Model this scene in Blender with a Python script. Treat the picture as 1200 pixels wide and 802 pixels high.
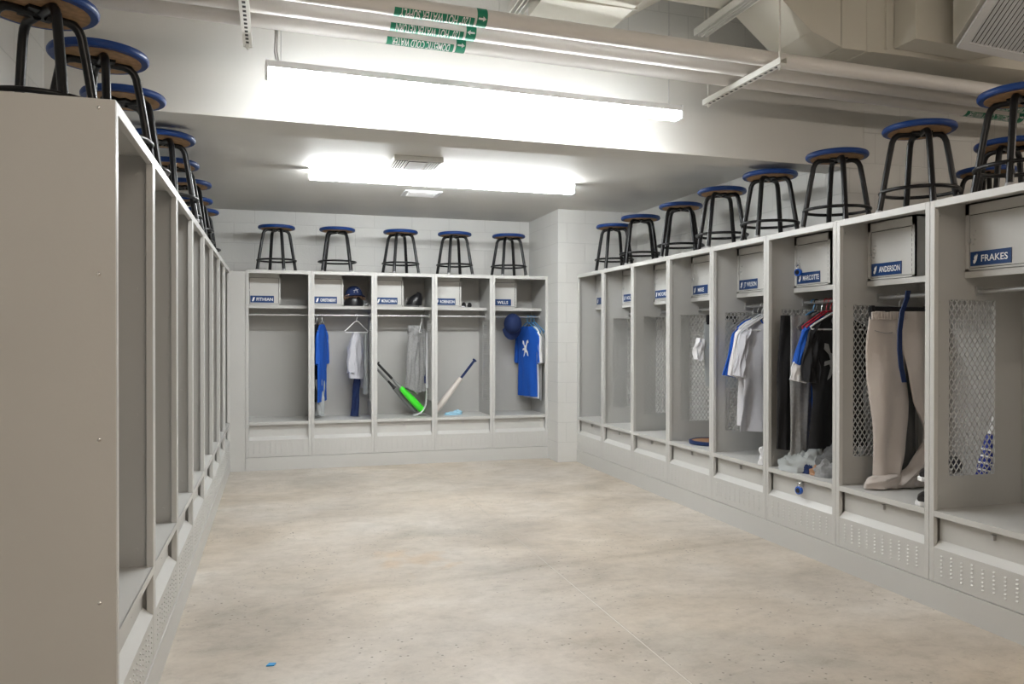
import bpy, math, random
from math import sin, cos, pi, radians, hypot, atan2, sqrt
from mathutils import Vector, Matrix, noise
random.seed(7)
S = bpy.context.scene
COL = S.collection
for o in list(bpy.data.objects):
    bpy.data.objects.remove(o)

# ------------------------------------------------------------------ camera
cam_d = bpy.data.cameras.new('camera'); cam = bpy.data.objects.new('camera', cam_d); COL.objects.link(cam)
cam_d.sensor_width = 36; cam_d.lens = 36 * 938.68 / 1200; cam_d.clip_start = .05
cam.location = (0, 0, 1.281)
cam.rotation_euler = (radians(90 - .318), radians(-.044), radians(-16.46))
S.camera = cam
# ------------------------------------------------------------------ world, exposure
w = bpy.data.worlds.new('world'); S.world = w; w.use_nodes = True
w.node_tree.nodes['Background'].inputs[0].default_value = (1, 1, 1, 1)
w.node_tree.nodes['Background'].inputs[1].default_value = .3
S.view_settings.view_transform = 'Standard'; S.view_settings.look = 'None'
S.view_settings.gamma = 1; S.view_settings.use_curve_mapping = False
S.view_settings.exposure = 1.8
E_BACK, E_PEND, E_ROOM = 21.0, 20.0, 13.5      # strength of the linear lamps (back ceiling, pendant, rest of the room)
C_COOL, C_WARM = (.96, .99, 1.0), (1.0, .885, .77)

# ------------------------------------------------------------------ materials
def mat(name, col, rough=.5, metal=0., spec=.5, noise_s=0, noise_a=0, bump=0, bump_s=60, coat=0, emit=0):
    m = bpy.data.materials.new(name); m.use_nodes = True
    nt = m.node_tree; b = nt.nodes['Principled BSDF']
    b.inputs['Base Color'].default_value = (*col, 1); b.inputs['Roughness'].default_value = rough
    b.inputs['Metallic'].default_value = metal; b.inputs['Specular IOR Level'].default_value = spec
    b.inputs['Coat Weight'].default_value = coat
    if emit:
        b.inputs['Emission Color'].default_value = (*col, 1); b.inputs['Emission Strength'].default_value = emit
    tc = nt.nodes.new('ShaderNodeTexCoord')
    if noise_a:
        n = nt.nodes.new('ShaderNodeTexNoise'); n.inputs['Scale'].default_value = noise_s; n.inputs['Detail'].default_value = 5
        nt.links.new(tc.outputs['Object'], n.inputs['Vector'])
        r = nt.nodes.new('ShaderNodeValToRGB'); nt.links.new(n.outputs['Fac'], r.inputs[0])
        r.color_ramp.elements[0].position = .3; r.color_ramp.elements[1].position = .7
        r.color_ramp.elements[0].color = (*[c * (1 - noise_a) for c in col], 1)
        r.color_ramp.elements[1].color = (*[min(1, c * (1 + noise_a)) for c in col], 1)
        nt.links.new(r.outputs[0], b.inputs['Base Color'])
    if bump:
        n = nt.nodes.new('ShaderNodeTexNoise'); n.inputs['Scale'].default_value = bump_s; n.inputs['Detail'].default_value = 3
        nt.links.new(tc.outputs['Object'], n.inputs['Vector'])
        bp = nt.nodes.new('ShaderNodeBump'); bp.inputs['Strength'].default_value = bump; bp.inputs['Distance'].default_value = .01
        nt.links.new(n.outputs['Fac'], bp.inputs['Height']); nt.links.new(bp.outputs[0], b.inputs['Normal'])
    return m

def block_mat(name, axis, col=(.66, .655, .63)):
    m = mat(name, col, .55)
    nt = m.node_tree; b = nt.nodes['Principled BSDF']
    g = nt.nodes.new('ShaderNodeNewGeometry'); sp = nt.nodes.new('ShaderNodeSeparateXYZ'); cb = nt.nodes.new('ShaderNodeCombineXYZ')
    nt.links.new(g.outputs['Position'], sp.inputs[0])
    nt.links.new(sp.outputs['X' if axis == 'x' else 'Y'], cb.inputs[0]); nt.links.new(sp.outputs['Z'], cb.inputs[1])
    br = nt.nodes.new('ShaderNodeTexBrick'); nt.links.new(cb.outputs[0], br.inputs['Vector'])
    br.inputs['Scale'].default_value = 1; br.inputs['Brick Width'].default_value = .41; br.inputs['Row Height'].default_value = .205
    br.inputs['Mortar Size'].default_value = .004; br.inputs['Mortar Smooth'].default_value = .6
    br.inputs['Color1'].default_value = (*col, 1); br.inputs['Color2'].default_value = (*[c * .985 for c in col], 1)
    br.inputs['Mortar'].default_value = (*[c * .86 for c in col], 1)
    nt.links.new(br.outputs['Color'], b.inputs['Base Color'])
    n = nt.nodes.new('ShaderNodeTexNoise'); n.inputs['Scale'].default_value = 45; n.inputs['Detail'].default_value = 4
    nt.links.new(g.outputs['Position'], n.inputs['Vector'])
    mx = nt.nodes.new('ShaderNodeMath'); mx.operation = 'MULTIPLY_ADD'; mx.inputs[1].default_value = -1.6
    nt.links.new(br.outputs['Fac'], mx.inputs[0]); 
    m2 = nt.nodes.new('ShaderNodeMath'); m2.operation = 'MULTIPLY'; m2.inputs[1].default_value = .5
    nt.links.new(n.outputs['Fac'], m2.inputs[0]); nt.links.new(m2.outputs[0], mx.inputs[2])
    bp = nt.nodes.new('ShaderNodeBump'); bp.inputs['Strength'].default_value = .35; bp.inputs['Distance'].default_value = .006
    nt.links.new(mx.outputs[0], bp.inputs['Height']); nt.links.new(bp.outputs[0], b.inputs['Normal'])
    return m

def floor_mat():
    m = mat('concrete_floor', (.5, .45, .39), .5)
    nt = m.node_tree; b = nt.nodes['Principled BSDF']; L = nt.links.new
    g = nt.nodes.new('ShaderNodeNewGeometry')
    def nz(scale, detail, dist=0, rough=.5, vec=None):
        n = nt.nodes.new('ShaderNodeTexNoise'); n.inputs['Scale'].default_value = scale; n.inputs['Detail'].default_value = detail
        n.inputs['Distortion'].default_value = dist; n.inputs['Roughness'].default_value = rough
        L(vec or g.outputs['Position'], n.inputs['Vector']); return n.outputs['Fac']
    def ramp(f, stops):
        r = nt.nodes.new('ShaderNodeValToRGB'); L(f, r.inputs[0]); e = r.color_ramp.elements
        while len(e) < len(stops): e.new(.5)
        for q, (p, c) in zip(e, stops): q.position = p; q.color = (*c, 1)
        return r.outputs[0]
    def mix(f, a, c, mode='MIX'):
        x = nt.nodes.new('ShaderNodeMix'); x.data_type = 'RGBA'; x.blend_type = mode
        if hasattr(f, 'links'): L(f, x.inputs[0])
        else: x.inputs[0].default_value = f
        L(a, x.inputs[6]); 
        if hasattr(c, 'links'): L(c, x.inputs[7])
        else: x.inputs[7].default_value = (*c, 1)
        return x.outputs[2]
    mp = nt.nodes.new('ShaderNodeMapping'); mp.inputs['Scale'].default_value = (.75, 1.0, 1); L(g.outputs['Position'], mp.inputs[0])
    base = ramp(nz(1.5, 8, .6, .62, mp.outputs[0]), [(.28, (.35, .315, .27)), (.44, (.46, .415, .36)), (.56, (.52, .475, .42)), (.75, (.62, .585, .54))])
    st = ramp(nz(11, 12, .2, .82, mp.outputs[0]), [(.30, (.70, .69, .67)), (.5, (1, 1, 1)), (.70, (1.15, 1.15, 1.15))])
    c = mix(.8, base, st, 'MULTIPLY')
    gr = ramp(nz(.7, 3), [(.38, (0, 0, 0)), (.62, (1, 1, 1))])
    c = mix(gr, c, mix(1, c, (1.0, .955, .89), 'MULTIPLY'))
    gr2 = ramp(nz(1.1, 5, .5, .6, mp.outputs[0]), [(.56, (0, 0, 0)), (.66, (.6, .6, .6))])
    c = mix(gr2, c, mix(1, c, (.78, .81, .82), 'MULTIPLY'))
    # orange rust stain
    sp = nt.nodes.new('ShaderNodeVectorMath'); sp.operation = 'DISTANCE'; sp.inputs[1].default_value = (.75, 4.6, 0)
    L(g.outputs['Position'], sp.inputs[0])
    # pits
    v = nt.nodes.new('ShaderNodeTexVoronoi'); v.inputs['Scale'].default_value = 26; L(g.outputs['Position'], v.inputs['Vector'])
    pit = ramp(v.outputs['Distance'], [(.11, (1, 1, 1)), (.17, (0, 0, 0))])
    pm = ramp(nz(1.7, 2), [(.44, (0, 0, 0)), (.60, (1, 1, 1))])
    pitm = mix(1, pit, pm, 'MULTIPLY')
    c = mix(pitm, c, (.2, .18, .15))
    st2 = nt.nodes.new('ShaderNodeMath'); st2.operation = 'MULTIPLY_ADD'; L(nz(6, 5), st2.inputs[0]); st2.inputs[1].default_value = .9
    L(sp.outputs['Value'], st2.inputs[2])
    c = mix(ramp(st2.outputs[0], [(.52, (.5, .5, .5)), (.68, (0, 0, 0))]), c, mix(1, c, (1.0, .80, .58), 'MULTIPLY'))
    # saw-cut control joint running towards the far lockers
    s3 = nt.nodes.new('ShaderNodeSeparateXYZ'); L(g.outputs['Position'], s3.inputs[0])
    d = nt.nodes.new('ShaderNodeMath'); d.operation = 'SUBTRACT'; L(s3.outputs['X'], d.inputs[0]); d.inputs[1].default_value = 1.475
    a = nt.nodes.new('ShaderNodeMath'); a.operation = 'ABSOLUTE'; L(d.outputs[0], a.inputs[0])
    j = mix(1, ramp(a.outputs[0], [(.0015, (1, 1, 1)), (.0035, (0, 0, 0))]), ramp(s3.outputs['Y'], [(.0, (1, 1, 1)), (1, (1, 1, 1))]), 'MULTIPLY')
    fy = nt.nodes.new('ShaderNodeMapRange'); L(s3.outputs['Y'], fy.inputs[0]); fy.inputs[1].default_value = 3.6; fy.inputs[2].default_value = 4.6; fy.inputs[3].default_value = 1; fy.inputs[4].default_value = .25
    j = mix(1, j, fy.outputs[0], 'MULTIPLY')
    jd = ramp(a.outputs[0], [(.004, (.45, .45, .45)), (.009, (0, 0, 0))])
    c = mix(jd, c, (.34, .31, .26)); c = mix(j, c, (.72, .68, .62))
    cr = nt.nodes.new('ShaderNodeMath'); cr.operation = 'MULTIPLY_ADD'; L(s3.outputs['X'], cr.inputs[0]); cr.inputs[1].default_value = .13; cr.inputs[2].default_value = 4.06
    c2 = nt.nodes.new('ShaderNodeMath'); c2.operation = 'SUBTRACT'; L(s3.outputs['Y'], c2.inputs[0]); L(cr.outputs[0], c2.inputs[1])
    c3 = nt.nodes.new('ShaderNodeMath'); c3.operation = 'MULTIPLY_ADD'; L(nz(3, 6), c3.inputs[0]); c3.inputs[1].default_value = .12; L(c2.outputs[0], c3.inputs[2])
    c4 = nt.nodes.new('ShaderNodeMath'); c4.operation = 'SUBTRACT'; L(c3.outputs[0], c4.inputs[0]); c4.inputs[1].default_value = .06
    c5 = nt.nodes.new('ShaderNodeMath'); c5.operation = 'ABSOLUTE'; L(c4.outputs[0], c5.inputs[0])
    xm = ramp(s3.outputs['X'], [(0, (0, 0, 0)), (1, (1, 1, 1))])
    cm = mix(1, ramp(c5.outputs[0], [(.004, (.3, .3, .3)), (.05, (0, 0, 0))]), xm, 'MULTIPLY')
    c = mix(cm, c, mix(1, c, (.6, .58, .52), 'MULTIPLY'))
    L(c, b.inputs['Base Color'])
    rr = ramp(nz(4, 5), [(.3, (.38, .38, .38)), (.7, (.6, .6, .6))]); L(rr, b.inputs['Roughness'])
    bp = nt.nodes.new('ShaderNodeBump'); bp.inputs['Strength'].default_value = .12; bp.inputs['Distance'].default_value = .01
    L(nz(18, 8, 0, .65), bp.inputs['Height']); L(bp.outputs[0], b.inputs['Normal'])
    return m

M = {
    'floor': floor_mat(),
    'block_x': block_mat('painted_block_wall', 'x'), 'block_y': block_mat('painted_block_side_wall', 'y'),
    'plaster': mat('painted_plaster', (.64, .63, .60), .6, noise_s=3, noise_a=.02, bump=.04, bump_s=30),
    'locker': mat('locker_enamel', (.55, .545, .525), .38, noise_s=2, noise_a=.02, bump=.02, bump_s=90),
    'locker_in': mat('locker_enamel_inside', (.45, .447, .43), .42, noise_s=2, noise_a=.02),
    'dark': mat('dark_gap', (.03, .03, .03), .7), 'steel': mat('galvanised_steel', (.55, .55, .55), .35, .8),
    'chrome': mat('chrome', (.75, .75, .75), .18, 1),
    'plate': mat('blue_plastic', (.002, .04, .16), .4), 'white': mat('white_paint', (.85, .85, .85), .5),
    'stool_black': mat('black_gloss_tube', (.004, .004, .005), .3, 0, .35),
    'stool_blue': mat('blue_vinyl', (.003, .038, .19), .4, 0, .4, bump=.1, bump_s=140),
    'wood': mat('particle_board', (.34, .20, .10), .7, noise_s=40, noise_a=.25),
    'rubber': mat('grey_rubber', (.35, .35, .35), .6),
    'pipe': mat('white_pipe_jacket', (.78, .76, .74), .35, noise_s=3, noise_a=.02), 'green': mat('green_tape', (.0, .22, .12), .4),
    'strut': mat('painted_strut', (.72, .71, .67), .45), 'duct': mat('painted_duct', (.66, .64, .57), .5, noise_s=4, noise_a=.02, bump=.06, bump_s=12),
    'lamp_body': mat('lamp_housing', (.75, .76, .77), .4),
    'cloth_blue': mat('royal_blue_cloth', (.003, .085, .46), .8, bump=.25, bump_s=300), 'cloth_black': mat('black_cloth', (.012, .012, .014), .85, bump=.2, bump_s=300),
    'cloth_lgrey': mat('pale_grey_cloth', (.52, .52, .56), .85, bump=.2, bump_s=300), 'cloth_white': mat('white_cloth', (.78, .78, .80), .85, bump=.2, bump_s=300),
    'cloth_grey': mat('grey_cloth', (.27, .27, .27), .9, noise_s=60, noise_a=.12, bump=.3, bump_s=300),
    'cloth_dgrey': mat('dark_grey_cloth', (.12, .12, .12), .9, bump=.2, bump_s=300),
    'cloth_khaki': mat('cream_grey_cloth', (.60, .54, .50), .8, bump=.2, bump_s=300), 'cloth_navy': mat('navy_cloth', (.006, .02, .09), .8, bump=.2, bump_s=300),
    'silver_cloth': mat('silver_grey_cloth', (.38, .40, .40), .8, bump=.2, bump_s=300),
    'plas_white': mat('white_plastic', (.8, .8, .8), .35), 'plas_red': mat('red_plastic', (.45, .02, .04), .35), 'plas_ltblue': mat('light_blue_plastic', (.08, .3, .6), .35),
    'plas_black': mat('black_plastic', (.015, .015, .017), .3), 'green_bat': mat('neon_green_paint', (.06, .75, .03), .3), 'bat_grey': mat('grey_bat_paint', (.25, .26, .26), .3, .4),
    'leather': mat('navy_leather', (.005, .022, .10), .5), 'fur': mat('tan_padding', (.42, .28, .2), .9, noise_s=70, noise_a=.6),
    'lock_blue': mat('blue_lock', (.01, .1, .5), .3, 0, .6), 'tape_blue': mat('blue_tape', (.02, .3, .65), .5), 'pale_blue': mat('pale_blue_cloth', (.35, .6, .75), .8, bump=.2, bump_s=200),
    'bat_blue': mat('royal_bat_paint', (.01, .03, .3), .3), 'pale_bat': mat('pale_bat_paint', (.62, .57, .52), .35), 'tan': mat('tan_leather', (.35, .18, .09), .6),
    'lens_cool': mat('lit_lens_cool', C_COOL, .5, emit=E_BACK), 'lens_pend': mat('lit_lens_pendant', C_COOL, .5, emit=E_PEND),
    'lens_warm': mat('lit_lens_warm', C_WARM, .5, emit=E_ROOM),
}

# ------------------------------------------------------------------ mesh helpers
class MB:
    def __init__(s): s.v = []; s.f = []; s.m = []; s.mi = 0; s.T = None
    def add(s, vs, fs):
        o = len(s.v)
        if s.T is not None: vs = [tuple(s.T @ Vector(p)) for p in vs]
        s.v += [tuple(p) for p in vs]; s.f += [tuple(i + o for i in f) for f in fs]; s.m += [s.mi] * len(fs); return s
    def box(s, x0, x1, y0, y1, z0, z1):
        return s.add([(x0, y0, z0), (x1, y0, z0), (x1, y1, z0), (x0, y1, z0), (x0, y0, z1), (x1, y0, z1), (x1, y1, z1), (x0, y1, z1)],
                     [(3, 2, 1, 0), (4, 5, 6, 7), (0, 1, 5, 4), (1, 2, 6, 5), (2, 3, 7, 6), (3, 0, 4, 7)])
    def tube(s, path, r, n=8, cap=True, closed=False):
        P = [Vector(p) for p in path]; R = r if isinstance(r, (list, tuple)) else [r] * len(P)
        vs = []; fs = []; u = None
        for i, p in enumerate(P):
            a = P[(i - 1) % len(P)] if (i or closed) else P[0]; b = P[(i + 1) % len(P)] if (i < len(P) - 1 or closed) else P[-1]
            t = (b - a).normalized()
            if u is None: u = t.orthogonal().normalized()
            u = (u - t * u.dot(t)); u = u.normalized() if u.length > 1e-6 else t.orthogonal().normalized()
            w_ = t.cross(u)
            for k in range(n):
                q = 2 * pi * k / n + pi / n; vs.append(p + (u * cos(q) + w_ * sin(q)) * R[i])
        m = len(P)
        for i in range(m if closed else m - 1):
            for k in range(n):
                a = i * n + k; b = i * n + (k + 1) % n; c = ((i + 1) % m) * n
                fs.append((a, b, c + (k + 1) % n, c + k))
        if cap and not closed:
            fs.append(tuple(range(n - 1, -1, -1))); fs.append(tuple((m - 1) * n + k for k in range(n)))
        return s.add(vs, fs)
    def lathe(s, prof, n=24, c=(0, 0, 0), ax='z'):
        vs = []; fs = []
        for (r, h) in prof:
            for k in range(n):
                a = 2 * pi * k / n; p = (r * cos(a), r * sin(a), h)
                if ax == 'x': p = (h, p[0], p[1])
                if ax == 'y': p = (p[0], h, p[1])
                vs.append((p[0] + c[0], p[1] + c[1], p[2] + c[2]))
        for i in range(len(prof) - 1):
            for k in range(n):
                fs.append((i * n + k, i * n + (k + 1) % n, (i + 1) * n + (k + 1) % n, (i + 1) * n + k))
        fs.append(tuple(range(n - 1, -1, -1))); fs.append(tuple((len(prof) - 1) * n + k for k in range(n)))
        return s.add(vs, fs)
    def prism(s, poly, x0, x1, ax='x'):
        n = len(poly)
        def P(a, b, t): return (t, a, b) if ax == 'x' else ((a, t, b) if ax == 'y' else (a, b, t))
        vs = [P(a, b, x0) for a, b in poly] + [P(a, b, x1) for a, b in poly]
        return s.add(vs, [tuple(range(n - 1, -1, -1)), tuple(range(n, 2 * n))] + [(i, (i + 1) % n, n + (i + 1) % n, n + i) for i in range(n)])
    def quadslab(s, a, b, c, d, th):
        a, b, c, d = map(Vector, (a, b, c, d)); nn = (b - a).cross(d - a).normalized() * th
        return s.add([a, b, c, d, a + nn, b + nn, c + nn, d + nn], [(3, 2, 1, 0), (4, 5, 6, 7), (0, 1, 5, 4), (1, 2, 6, 5), (2, 3, 7, 6), (3, 0, 4, 7)])
    def build(s, name, mats, parent=None, smooth=False, bevel=0, loc=None, rot=None):
        me = bpy.data.meshes.new(name); me.from_pydata(s.v, [], s.f)
        if not isinstance(mats, (list, tuple)): mats = [mats]
        for m in mats: me.materials.append(M[m])
        for p, i in zip(me.polygons, s.m): p.material_index = min(i, len(mats) - 1); p.use_smooth = smooth
        me.validate(); me.update()
        import bmesh
        bm = bmesh.new(); bm.from_mesh(me); bmesh.ops.recalc_face_normals(bm, faces=bm.faces); bm.to_mesh(me); bm.free()
        if smooth: me.set_sharp_from_angle(angle=radians(40))
        o = bpy.data.objects.new(name, me); COL.objects.link(o); o.parent = parent
        if loc: o.location = loc
        if rot: o.rotation_euler = rot
        if bevel:
            bv = o.modifiers.new('b', 'BEVEL'); bv.width = bevel; bv.segments = 2; bv.limit_method = 'ANGLE'
        return o

def tag(o, label=None, cat=None, group=None, kind=None):
    if label: o['label'] = label
    if cat: o['category'] = cat
    if group: o['group'] = group
    if kind: o['kind'] = kind
    return o
def empty(name, loc, rz=0):
    o = bpy.data.objects.new(name, None); COL.objects.link(o); o.location = loc; o.rotation_euler = (0, 0, rz); o.empty_display_size = .1; return o
def copy_tree(o, parent=None):
    c = o.copy(); COL.objects.link(c)
    if parent: c.parent = parent
    for ch in [x for x in bpy.data.objects if x.parent == o]: copy_tree(ch, c)
    return c
def struct(mb, name, mats, **k):
    o = mb.build(name, mats, **k); o['kind'] = 'structure'; return o
FONT_CACHE = {}
def slice_rows(vs, fs):
    """cut flat lettering into thin horizontal bands so that it can be bent round a pipe"""
    import bmesh
    bm = bmesh.new(); V = [bm.verts.new((x, y, 0)) for x, y in vs]
    for f in fs:
        try: bm.faces.new([V[i] for i in f])
        except ValueError: pass
    y = -.4
    while y < 1.3:
        bmesh.ops.bisect_plane(bm, geom=bm.verts[:] + bm.edges[:] + bm.faces[:], plane_co=(0, y, 0), plane_no=(0, 1, 0)); y += .07
    bm.verts.index_update(); out = [(v.co.x, v.co.y) for v in bm.verts], [tuple(v.index for v in f.verts) for f in bm.faces]
    bm.free(); return out
def text_geo(txt, bold=.012, fine=False):
    """flat lettering, cap height about 1, returned as (verts2d, faces, width)"""
    if (txt, bold) in FONT_CACHE: return FONT_CACHE[(txt, bold)]
    cu = bpy.data.curves.new('t', 'FONT'); cu.body = txt; cu.size = 1.4; cu.resolution_u = 3; cu.offset = bold
    o = bpy.data.objects.new('t', cu); COL.objects.link(o); bpy.context.view_layer.update()
    me = bpy.data.meshes.new_from_object(o.evaluated_get(bpy.context.evaluated_depsgraph_get()))
    vs = [(v.co.x, v.co.y) for v in me.vertices]; fs = [tuple(p.vertices) for p in me.polygons]
    bpy.data.objects.remove(o); bpy.data.curves.remove(cu); bpy.data.meshes.remove(me)
    if fine: vs, fs = slice_rows(vs, fs)
    x0 = min(v[0] for v in vs); x1 = max(v[0] for v in vs); vs = [(x - x0, y) for x, y in vs]
    FONT_CACHE[(txt, bold)] = (vs, fs, x1 - x0); return FONT_CACHE[(txt, bold)]

# ------------------------------------------------------------------ geometry of the place (metres)
YB, X0B, WB = 8.052, -.2727, .6101        # far row: front plane, left end, unit width
XR, Y0R, WR = 2.9855, 7.7305, .6627       # right row: front plane, far end, unit width
XL, Y0L, WL = -.4181, 2.4142, .7078       # left row: front plane, near end, unit width
H, D = 1.93, .56
XWL, XWR, YPIL, YBACK, ZLOW, ZHI = -1.07, 3.66, 7.735, 8.717, 2.596, 3.5
XEAST, YSOUTH = 7.5, -4.5
BY0, BY1, ZB = 4.38, 4.70, 2.42            # beam front/back, underside

# ------------------------------------------------------------------ structure
struct(MB().box(XWL - .2, XEAST + .2, YSOUTH - .2, YBACK + .2, -.1, 0), 'floor', 'floor')
struct(MB().box(XWL - .2, 2.78, YBACK, YBACK + .2, 0, ZHI), 'wall_back', 'block_x')
struct(MB().box(XWL - .2, XWL, YSOUTH - .2, YBACK, 0, ZHI), 'wall_left', 'block_y')
mb = MB(); mb.box(2.78, XWR + .2, YPIL, YBACK + .2, 0, ZHI); mb.mi = 0
struct(mb, 'wall_pilaster', ['block_x'])
# the side of the pilaster that looks left gets its own joint direction
struct(MB().box(2.776, 2.78, YPIL, YBACK, 0, ZLOW), 'trim_1', 'block_y')
struct(MB().box(XWR, XWR + .12, 4.721, YPIL, 0, ZHI), 'wall_right', 'block_y')
mb = MB().box(3.803, XEAST + .2, 4.512, 4.72, 0, ZHI); mb.box(XWR, 3.803, 4.512, 4.72, 0, ZB - .001)
struct(mb, 'wall_centre', 'block_x')
struct(MB().box(XEAST, XEAST + .2, YSOUTH - .2, 4.45, 0, ZHI), 'wall_east', 'block_y')
struct(MB().box(XWL, XEAST, YSOUTH - .2, YSOUTH, 0, ZHI), 'wall_south', 'block_x')
struct(MB().box(XWL - .2, XWR + .2, 4.6, YBACK + .2, ZLOW, ZLOW + .08), 'ceiling_low', 'plaster')
struct(MB().box(XWL - .2, XEAST + .2, YSOUTH - .2, 4.75, ZHI, ZHI + .1), 'ceiling', 'plaster')
# concrete beam, a touch out of square with the room, and block wall above it
mb = MB(); mb.prism([(XWL, 4.36), (3.80, 4.51), (3.80, 4.72), (XWL, 4.70)], ZB, 3.04, ax='z')
struct(mb, 'ceiling_beam', 'plaster')
mb = MB(); mb.prism([(XWL, 4.361), (3.80, 4.511), (3.80, 4.72), (XWL, 4.70)], 3.04, ZHI, ax='z')
struct(mb, 'wall_above_beam', 'block_x')
struct(MB().box(XL, X0B - .002, YB, YB + .02, 0, H - .02), 'trim_2', 'locker')      # filler strip between the two rows

# ------------------------------------------------------------------ lockers
def lattice(mb, x, y0, y1, z0, z1, pw=.031, ph=.045, t=.0055):
    """expanded-metal diamonds in the plane x = const"""
    w_, h_ = y1 - y0, z1 - z0; sl = ph / pw
    for sg in (1, -1):
        k = -int(h_ / ph) - 2
        while k * pw < w_ + h_ / sl + pw:
            pts = []
            # line y = k*pw + sg*(z)/sl
            base = k * pw if sg == 1 else k * pw
            ya, yb = (base, base + h_ / sl) if sg == 1 else (base, base - h_ / sl)
            za, zb = 0, h_
            # clip to 0..w_
            def zat(y): return (y - ya) / (yb - ya) * h_
            lo, hi = 0., h_
            if sg == 1: lo = max(lo, zat(0)); hi = min(hi, zat(w_))
            else: lo = max(lo, zat(w_)); hi = min(hi, zat(0))
            if hi - lo > .004:
                def yat(z): return ya + (yb - ya) * z / h_
                mb.quadslab((x, y0 + yat(lo) - t / 2 * 1.1, z0 + lo), (x, y0 + yat(lo) + t / 2 * 1.1, z0 + lo),
                            (x, y0 + yat(hi) + t / 2 * 1.1, z0 + hi), (x, y0 + yat(hi) - t / 2 * 1.1, z0 + hi), .0022)
            k += 1

EMBLEM = [(.0, .15), (.18, .0), (.42, .12), (.62, .38), (.80, .95), (.58, .80), (.60, 1.0), (.36, .72), (.34, .92), (.14, .58), (.22, .42), (.04, .36)]
def plate_mb(txt, wd=.22, ht=.068):
    mb = MB(); mb.box(-wd / 2, wd / 2, -.003, 0, -ht / 2, ht / 2)
    mb.mi = 1
    def flat(vs2, fs, ox, oz, sx, sz): mb.add([(ox + x * sx, -.0036, oz + y * sz) for x, y in vs2], fs)
    n = len(EMBLEM); flat(EMBLEM, [tuple(range(n))], -wd / 2 + .016, -ht / 2 + .010, .034, ht - .02)
    if txt:
        vs, fs, tw = text_geo(txt, .02)
        x0 = -wd / 2 + .058; avail = wd / 2 - .010 - x0; h_ = ht * .46
        sx = min(h_, avail / tw); 
        flat(vs, fs, x0 + max(0, (avail - tw * sx) / 2) * .6, -h_ / 2, sx, h_)
    return mb

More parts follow.
